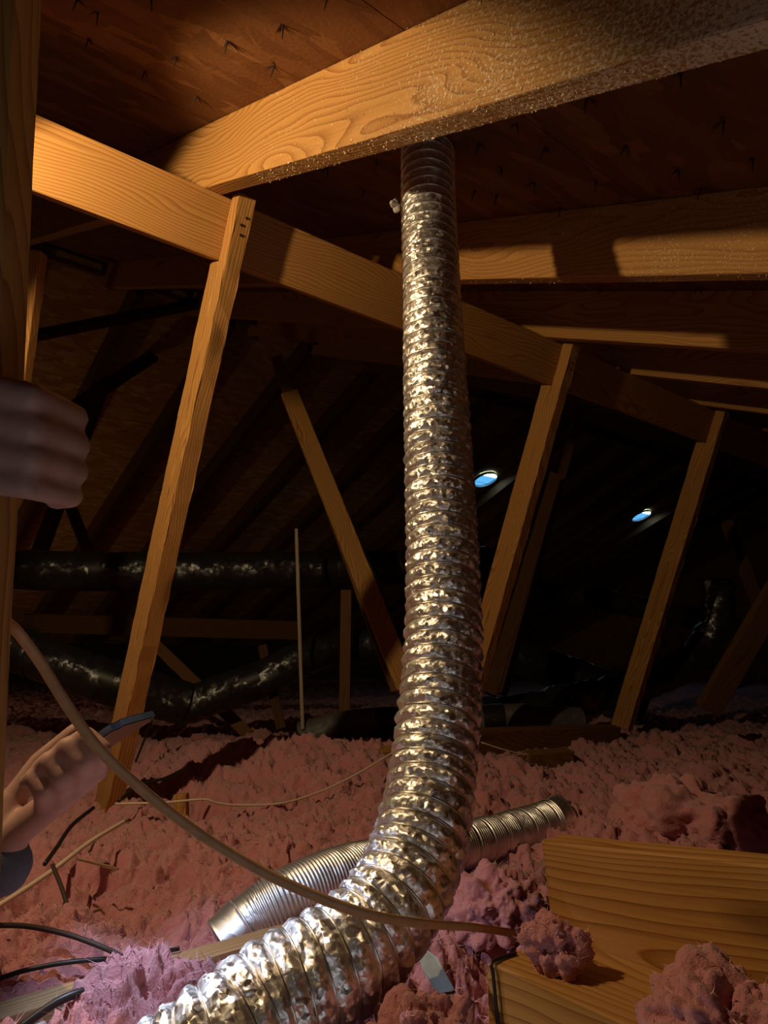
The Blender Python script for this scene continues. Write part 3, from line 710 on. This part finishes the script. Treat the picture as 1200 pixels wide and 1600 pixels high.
post('second_brace', (765, 1085, 2.7), (868, 742, 3.1), 0.05, 0.036, 'wood_shaded', 'dim brace just behind the middle brace')
post('second_brace', (785, 1085, 2.9), (905, 640, 3.4), 0.035, 0.06, 'wood_shaded', 'darker brace leaning behind the middle brace, farther back')
post('dark_brace', (1105, 1110, 2.3), (1225, 905, 2.3), 0.075, 0.036, 'wood_shaded', 'dark reddish brace leaning at the right border')
post('web_board', (1135, 815, 3.4), (1185, 945, 3.2), 0.05, 0.036, 'wood_shaded', 'faint web board above the dark brace at the right')
post('left_brace', (20, 700, 1.75), (60, 395, 1.75), 0.030, 0.038, 'wood', 'thin lit brace seen just above the hand on the post')
# wood blocks at the insulation
post('joist_block', (590, 1195, 2.0), (650, 1190, 2.05), 0.09, 0.05, 'wood', 'orange joist end showing left of the duct base', UPV, 'joist')
post('joist_block', (283, 1240, 1.62), (283, 1300, 1.60), 0.030, 0.03, 'wood', 'small wood block standing behind the leftmost brace foot', RIGHT, 'block')
post('joist_block', (740, 1165, 2.25), (960, 1155, 2.6), 0.10, 0.05, 'wood_dim', 'shadowed joist below the black duct right of the foil duct', UPV, 'joist')
post('joist_block', (820, 1195, 1.95), (890, 1190, 2.0), 0.07, 0.04, 'wood_dim', 'dark joist stub sunk in insulation right of the duct', UPV, 'joist')
# left foreground post
def Cc(x, y, z): return CAM + RIGHT * x + UPV * y + FWD * z
beam('foreground_post', Cc(-0.343, -0.60, 0.505), Cc(-0.289, 0.53, 0.505), RIGHT, 0.086, 0.038, M['wood'], seg=20, label='near pine post at the left border gripped by a hand', cat='post')

# =================================================================== BLACK DUCTS BEHIND
def black_duct(name, pts, r, mat, label, wr=0.10, tight=12.0, nphi=40, step=0.02):
    def rf(S, PHI):
        p = uv_param3(S, PHI, r)
        return r * (1 + wr * perlin(p * np.array([tight, tight, tight * 1.8])).reshape(S.shape) + wr * 0.5 * (0.5 - np.abs(perlin(p * tight * 3 + 7)).reshape(S.shape) * 2))
    V, F, _, info = sweep([P(*q) for q in pts], step, nphi, rf, 1.0, False)
    root = empty(name, P(*pts[0]), label, 'duct', 'dark insulated ducts at the back')
    jk = rel(link('jacket', mesh_np('jacket', V, F), M[mat]), root)
    q, s, T, A, B = info
    for f in (0.3, 0.68):                    # strap bands
        k = int(len(q) * f)
        pts2 = [Vector(q[j]) for j in range(max(0, k - 2), min(len(q), k + 3))]
        Vb, Fb, _, _ = sweep(pts2, step / 2, nphi, lambda S, PH_: np.full_like(S, r * 1.02), 1.0, False)
        rel(link('strap', mesh_np('strap', Vb, Fb), M['black']), jk)
    return root
black_duct('long_duct', ((-160, 884, 3.05), (0, 889, 3.1), (130, 892, 3.15), (300, 893, 3.25), (470, 890, 3.4), (640, 886, 3.55), (760, 880, 3.7)), 0.088, 'jacket', 'long black plastic wrapped duct running level behind the leftmost brace', 0.05, 9.0)
black_duct('sagging_duct', ((-60, 975, 2.75), (30, 1015, 2.75), (110, 1045, 2.75), (200, 1075, 2.78), (290, 1100, 2.85)), 0.085, 'jacket', 'sagging black duct left of the leftmost brace')
black_duct('rising_duct', ((270, 1110, 2.85), (340, 1085, 2.9), (410, 1060, 2.95), (470, 1030, 3.0), (540, 1012, 3.1), (640, 1008, 3.2)), 0.075, 'jacket', 'black duct rising behind the thin pole', 0.12)
black_duct('grey_duct', ((470, 1150, 2.75), (530, 1135, 2.75), (600, 1128, 2.75), (700, 1128, 2.75), (800, 1122, 2.75), (905, 1128, 2.8)), 0.055, 'jacket_grey', 'dusty grey duct low behind the foil duct', 0.04)
black_duct('bent_duct', ((730, 1112, 2.85), (800, 1116, 2.9), (870, 1098, 3.0), (940, 1085, 3.1), (1000, 1070, 3.15), (1060, 1045, 3.2), (1100, 1008, 3.25), (1121, 965, 3.25), (1122, 905, 3.25)), 0.070, 'jacket', 'bent black duct turning upright near the right border', 0.14)
black_duct('upper_duct', ((760, 905, 3.9), (840, 922, 3.9), (930, 936, 3.9), (1030, 955, 3.9), (1150, 980, 3.9)), 0.060, 'jacket', 'thin black duct between the middle and rightmost braces', 0.05)
black_duct('low_duct', ((780, 1010, 3.5), (850, 1040, 3.5), (920, 1065, 3.5), (1000, 1100, 3.5)), 0.09, 'jacket', 'low black duct in the dark behind the middle brace', 0.08)
black_duct('side_duct', ((1130, 1060, 2.6), (1180, 1045, 2.6), (1230, 1060, 2.6)), 0.05, 'jacket', 'short piece of black duct at the right border', 0.14)

# =================================================================== ROOF VENTS
def vent(x, y, label, rad=0.13):
    c = QP(x, y, 0.0)
    root = empty('roof_vent', c, label, 'vent', 'round roof vents in the far slope')
    fm = Matrix(((1, OD.x, ON.x, c.x), (0, OD.y, ON.y, c.y), (0, OD.z, ON.z, c.z), (0, 0, 0, 1)))
    n = 40; vs_, fs = [], []
    for k in range(n):
        a = 2 * math.pi * k / n
        for r, z in ((rad, -0.035), (rad, -0.004), (rad * 1.03, -0.004), (rad * 1.03, -0.035)): vs_.append((r * math.cos(a), r * math.sin(a), z))
    for k in range(n):
        for j in range(4): fs.append((k * 4 + j, k * 4 + (j + 1) % 4, ((k + 1) % n) * 4 + (j + 1) % 4, ((k + 1) % n) * 4 + j))
    me = bpy.data.meshes.new('collar'); me.from_pydata(vs_, [], fs); me.update(); o = link('collar', me, M['vent_metal'], None, True); o.matrix_world = fm; rel(o, root)
    def disc(nm, mat, y0, y1, z):
        pts = []
        for k in range(n + 1):
            a = math.pi * k / n; pts.append((rad * 0.99 * math.cos(a),))
        vs2 = []; m = 24
        for k in range(m + 1):
            yy = y0 + (y1 - y0) * k / m; xx = math.sqrt(max(0, rad * rad * 0.98 - yy * yy)); vs2 += [(-xx, yy, z), (xx, yy, z)]
        me2 = bpy.data.meshes.new(nm); me2.from_pydata(vs2, [], [(2 * k, 2 * k + 1, 2 * k + 3, 2 * k + 2) for k in range(m)]); me2.update()
        o2 = link(nm, me2, mat, None, False); o2.matrix_world = fm; rel(o2, root)
    disc('dome_bright_side', M['vent_sky_hot'], -rad * 0.989, -rad * 0.35, -0.006)
    disc('dome', M['vent_sky'], -rad * 0.35, rad * 0.55, -0.006)
    disc('dome_lower_lip', M['vent_sky'], rad * 0.60, rad * 0.989, -0.006)
vent(757, 747, 'round blue lit roof vent just right of the foil duct')
vent(1001, 804, 'round bright roof vent left of the rightmost brace')

# lint caught on the duct, torn paper and drywall scraps at the hatch
lint = clump('lint_tuft', P(618, 318, 1.25), 0.008, (1.0, 0.7, 1.4), 'tiny grey lint tuft stuck to the upper left of the foil duct', seed=8, amp=0.25, sub=4)
lint.data.materials.clear(); lint.data.materials.append(M['lint']); lint['category'] = 'lint'
dpt = [P(655, 1500, .80), P(668, 1488, .81), P(684, 1500, .79), P(694, 1520, .77), P(712, 1552, .735), P(690, 1556, .735), P(676, 1542, .75), P(662, 1520, .775)]
me = bpy.data.meshes.new('drywall_scrap'); me.from_pydata([tuple(p) for p in dpt], [], [tuple(range(len(dpt)))]); me.update()
o = link('drywall_scrap', me, M['paper'], None, False, label='torn white drywall scrap under the foil duct bend', cat='scrap')
md = o.modifiers.new('thick', 'SOLIDIFY'); md.thickness = 0.003
beam('drywall_scrap', P(-20, 1600, 0.72), P(70, 1606, 0.72), UPV, 0.012, 0.012, M['drywall'], seg=4, label='pale drywall edge at the bottom left corner', cat='scrap')

# =================================================================== PERSON AT THE LEFT
def capsule(bm, a, b_, ra, rb, seg=12):
    """Tapered capsule, added as a closed hull."""
    a, b_ = Vector(a), Vector(b_)
    vs_ = []
    d = (b_ - a).normalized() if (b_ - a).length > 1e-6 else Vector((0, 0, 1))
    e1 = d.orthogonal().normalized(); e2 = d.cross(e1)
    rings = []
    for c, r, lo, hi in ((a, ra, -90, 0), (b_, rb, 0, 90)):
        for t in np.linspace(lo, hi, 5):
            t = math.radians(t); rr_ = max(1e-4, r * math.cos(t))
            rings.append([bm.verts.new(c + d * (r * math.sin(t)) + (e1 * math.cos(k * 2 * math.pi / seg) + e2 * math.sin(k * 2 * math.pi / seg)) * rr_) for k in range(seg)])
    for r0, r1 in zip(rings[:-1], rings[1:]):
        for k in range(seg): bm.faces.new((r0[k], r0[(k + 1) % seg], r1[(k + 1) % seg], r1[k]))
    bm.faces.new(rings[0][::-1]); bm.faces.new(rings[-1])
def fuse(name, caps, voxel, mat, parent, smooth=3, **kw):
    bm = bmesh.new()
    for a, b_, ra, rb in caps: capsule(bm, Cc(*a), Cc(*b_), ra, rb)
    bmesh.ops.recalc_face_normals(bm, faces=bm.faces)
    me = bpy.data.meshes.new(name); bm.to_mesh(me); bm.free()
    o = link(name, me, mat, None, True, **kw)
    md = o.modifiers.new('skin_over', 'REMESH'); md.mode = 'VOXEL'; md.voxel_size = voxel; md.use_smooth_shade = True
    if smooth: sm = o.modifiers.new('soften', 'SMOOTH'); sm.iterations = smooth; sm.factor = 0.5
    if parent is not None: rel(o, parent)
    return o
def px(x, y, z): return ((x - 600) / FPX * z, (800 - y) / FPX * z, z)
person = empty('person', Cc(-0.86, -0.48, 0.60), 'person crouching at the left in a blue-grey sleeve, gripping a post and holding a phone', 'person')
caps = []
# right hand round the near post
wr = (-0.385, 0.030, 0.425)
for k, (y0, y1, rf) in enumerate(((600, 622, .0105), (648, 670, .0108), (697, 716, .0105), (744, 758, .0095))):
    mcp = px(-55 + 6 * k, y0, 0.452); pip = px(52 - 3 * abs(k - 1) - 4 * (k == 3), y1, 0.452); dip = (pip[0] + 0.006, pip[1] - 0.006, 0.502); tip = (pip[0] - 0.022, pip[1] - 0.008, 0.538)
    caps += [(mcp, pip, rf + .001, rf), (pip, dip, rf, rf * .92), (dip, tip, rf * .92, rf * .8), (wr, mcp, 0.017, 0.0135)]
caps += [(wr, (-0.30, 0.065, 0.440), 0.018, 0.014), ((-0.335, 0.025, 0.43), (-0.31, 0.10, 0.448), 0.016, 0.0125), ((-0.31, 0.10, 0.448), (-0.285, 0.118, 0.455), 0.0118, 0.0095)]
caps += [((-0.50, -0.06, 0.395), wr, 0.036, 0.023), ((-0.70, 0.08, 0.46), (-0.50, -0.06, 0.395), 0.045, 0.038)]
# left hand holding the phone
wl = px(8, 1312, 0.745)
fing = (((150, 1202, .728), (158, 1172, .700), (134, 1150, .704), (118, 1158, .718), .0105), ((124, 1222, .730), (128, 1190, .700), (105, 1166, .704), (92, 1176, .718), .0108),
        ((97, 1244, .733), (95, 1214, .702), (76, 1188, .706), (62, 1198, .720), .0102), ((70, 1262, .736), (66, 1236, .706), (50, 1214, .710), (40, 1222, .722), .0090))
for a, b_, c, d, rf in fing:
    caps += [(px(*a), px(*b_), rf * 1.15, rf), (px(*b_), px(*c), rf, rf * .93), (px(*c), px(*d), rf * .93, rf * .8), (wl, px(*a), 0.018, rf * 1.25)]
caps += [(wl, px(20, 1250, .76), 0.019, 0.015), (px(20, 1250, .76), px(62, 1190, .775), 0.0135, 0.0115), (px(62, 1190, .775), px(118, 1142, .78), 0.0112, 0.0095)]
caps += [((-0.63, -0.38, 0.77), wl, 0.036, 0.024), ((-0.78, -0.08, 0.80), (-0.63, -0.38, 0.77), 0.045, 0.038)]
# trunk, neck, head with face
caps += [((-0.92, -0.33, 0.58), (-0.86, -0.12, 0.60), 0.135, 0.125), ((-0.86, -0.12, 0.60), (-0.77, 0.06, 0.62), 0.125, 0.125), ((-0.70, 0.08, 0.47), (-0.78, -0.06, 0.79), 0.06, 0.06),
         ((-0.76, 0.10, 0.63), (-0.72, 0.24, 0.65), 0.055, 0.052), ((-0.72, 0.345, 0.66), (-0.70, 0.27, 0.67), 0.088, 0.066), ((-0.655, 0.295, 0.69), (-0.640, 0.275, 0.697), 0.012, 0.013),
         ((-0.665, 0.245, 0.69), (-0.66, 0.24, 0.69), 0.028, 0.026), ((-0.70, 0.31, 0.585), (-0.705, 0.28, 0.583), 0.016, 0.012), ((-0.765, 0.31, 0.735), (-0.768, 0.28, 0.733), 0.016, 0.012)]
# folded legs
for kx, kz, ax, az in ((-0.66, 0.42, -0.98, 0.44), (-0.70, 0.80, -1.02, 0.78)):
    caps += [((-0.93, -0.36, 0.58), (kx, -0.37, kz), 0.10, 0.062), ((kx, -0.37, kz), (ax, -0.47, az), 0.058, 0.04), ((ax, -0.47, az), (ax - 0.14, -0.49, az), 0.038, 0.03)]
body = fuse('body', caps, 0.0034, M['skin'], person, 2)
fuse('shirt', [((-0.92, -0.32, 0.58), (-0.86, -0.12, 0.60), 0.150, 0.142), ((-0.86, -0.12, 0.60), (-0.77, 0.06, 0.62), 0.142, 0.138), ((-0.70, 0.08, 0.47), (-0.78, -0.06, 0.79), 0.075, 0.075),
     ((-0.70, 0.08, 0.46), (-0.50, -0.06, 0.395), 0.060, 0.052), ((-0.50, -0.06, 0.395), (-0.425, 0.005, 0.414), 0.050, 0.040),
     ((-0.78, -0.08, 0.80), (-0.63, -0.38, 0.77), 0.060, 0.052), ((-0.63, -0.38, 0.77), px(-25, 1338, 0.748), 0.052, 0.043), (px(-25, 1338, 0.748), px(-2, 1352, 0.742), 0.040, 0.034)], 0.008, M['sleeve'], person, 3, label='blue-grey knit shirt')
fuse('trousers', [c for kx, kz, ax, az in ((-0.66, 0.42, -0.98, 0.44), (-0.70, 0.80, -1.02, 0.78)) for c in (((-0.93, -0.36, 0.58), (kx, -0.37, kz), 0.115, 0.078), ((kx, -0.37, kz), (ax, -0.465, az), 0.074, 0.056))] + [((-0.93, -0.40, 0.58), (-0.91, -0.30, 0.58), 0.150, 0.148)], 0.010, M['denim'], person, 3)
fuse('hair', [((-0.735, 0.375, 0.655), (-0.745, 0.33, 0.645), 0.092, 0.088), ((-0.745, 0.33, 0.645), (-0.75, 0.27, 0.64), 0.086, 0.07)], 0.008, M['hair'], person, 2)
wa, wb = Vector(Cc(*px(14, 1305, 0.745))), Vector(Cc(-0.63, -0.38, 0.77))
dw = (wb - wa).normalized()
watch = tube_obj('watch', [wa + dw * t for t in (0.0, 0.004, 0.008, 0.012)], 0.029, M['chrome'], step=0.004, nphi=24, parent=person, label='shiny wristwatch')

# phone: a thin slab held nearly edge-on
e1 = (Cc(*px(214, 1110, 0.735)) - Cc(*px(36, 1228, 0.765))); e1.normalize()
im = UPV * 0.835 - RIGHT * 0.549; im = (im - e1 * im.dot(e1)).normalized()
away = e1.cross(im); away = away if away.dot(FWD) > 0 else -away
tt = (away * 0.97 - im * 0.25).normalized()
pc = Cc(*px(127, 1168, 0.745)) + tt * 0.034 - e1 * 0.022
nf = e1.cross(tt).normalized()
phone = empty('mobile_phone', pc, 'dark mobile phone held nearly edge-on beside the leftmost brace, blue glint on its edge', 'phone')
def slab(name, lx, ly, lz, off, mat, bev):
    bm = bmesh.new(); bmesh.ops.create_cube(bm, size=1.0)
    for v in bm.verts: v.co = Vector((v.co.x * lx, v.co.y * ly, v.co.z * lz))
    bmesh.ops.bevel(bm, geom=[e for e in bm.edges if abs(e.verts[0].co.z - e.verts[1].co.z) > lz * .5], offset=bev, segments=5, affect='EDGES')
    me = bpy.data.meshes.new(name); bm.to_mesh(me); bm.free(); o = link(name, me, mat, None, False)
    c = pc + nf * off
    o.matrix_world = Matrix(((e1.x, tt.x, nf.x, c.x), (e1.y, tt.y, nf.y, c.y), (e1.z, tt.z, nf.z, c.z), (0, 0, 0, 1))); return rel(o, phone)
slab('frame', 0.150, 0.072, 0.0066, 0, M['phone_edge'], 0.009)
slab('screen', 0.147, 0.069, 0.0012, 0.0036, M['glass'], 0.008)
slab('back_glass', 0.147, 0.069, 0.0012, -0.0036, M['glass'], 0.008)

# clamp lamp that throws the warm beam (just outside the frame, on the rafter beyond the left post)
cl = empty('clamp_lamp', W(0.0, 1.237, 0.42), 'clamp work lamp fixed to a rafter beyond the left border', 'lamp')
ax_ = Vector((1.0, 0.22, -0.60)).normalized()
n = 36; vs_, fs = [], []
e_1 = ax_.orthogonal().normalized(); e_2 = ax_.cross(e_1)
for k in range(n):
    a = 2 * math.pi * k / n
    for r, t in ((0.014, -0.045), (0.030, -0.035), (0.048, -0.012), (0.050, -0.004)): vs_.append(tuple(LP + ax_ * t + (e_1 * math.cos(a) + e_2 * math.sin(a)) * r))
for k in range(n):
    for j in range(3): fs.append((k * 4 + j, k * 4 + j + 1, ((k + 1) % n) * 4 + j + 1, ((k + 1) % n) * 4 + j))
me = bpy.data.meshes.new('reflector'); me.from_pydata(vs_, [], fs); me.update()
o = rel(link('reflector', me, M['vent_metal']), cl); o.modifiers.new('thick', 'SOLIDIFY').thickness = 0.001
tube_obj('neck', [LP - ax_ * 0.044, LP - ax_ * 0.075, W(-0.10, 1.237, 0.39), W(-0.03, 1.237, 0.425), W(0.018, 1.237, 0.43)], 0.008, M['black'], parent=cl)
beam('clamp', W(0.012, 1.237, 0.40), W(0.012, 1.237, 0.46), RU, 0.018, 0.03, M['black'], cl, seg=2)
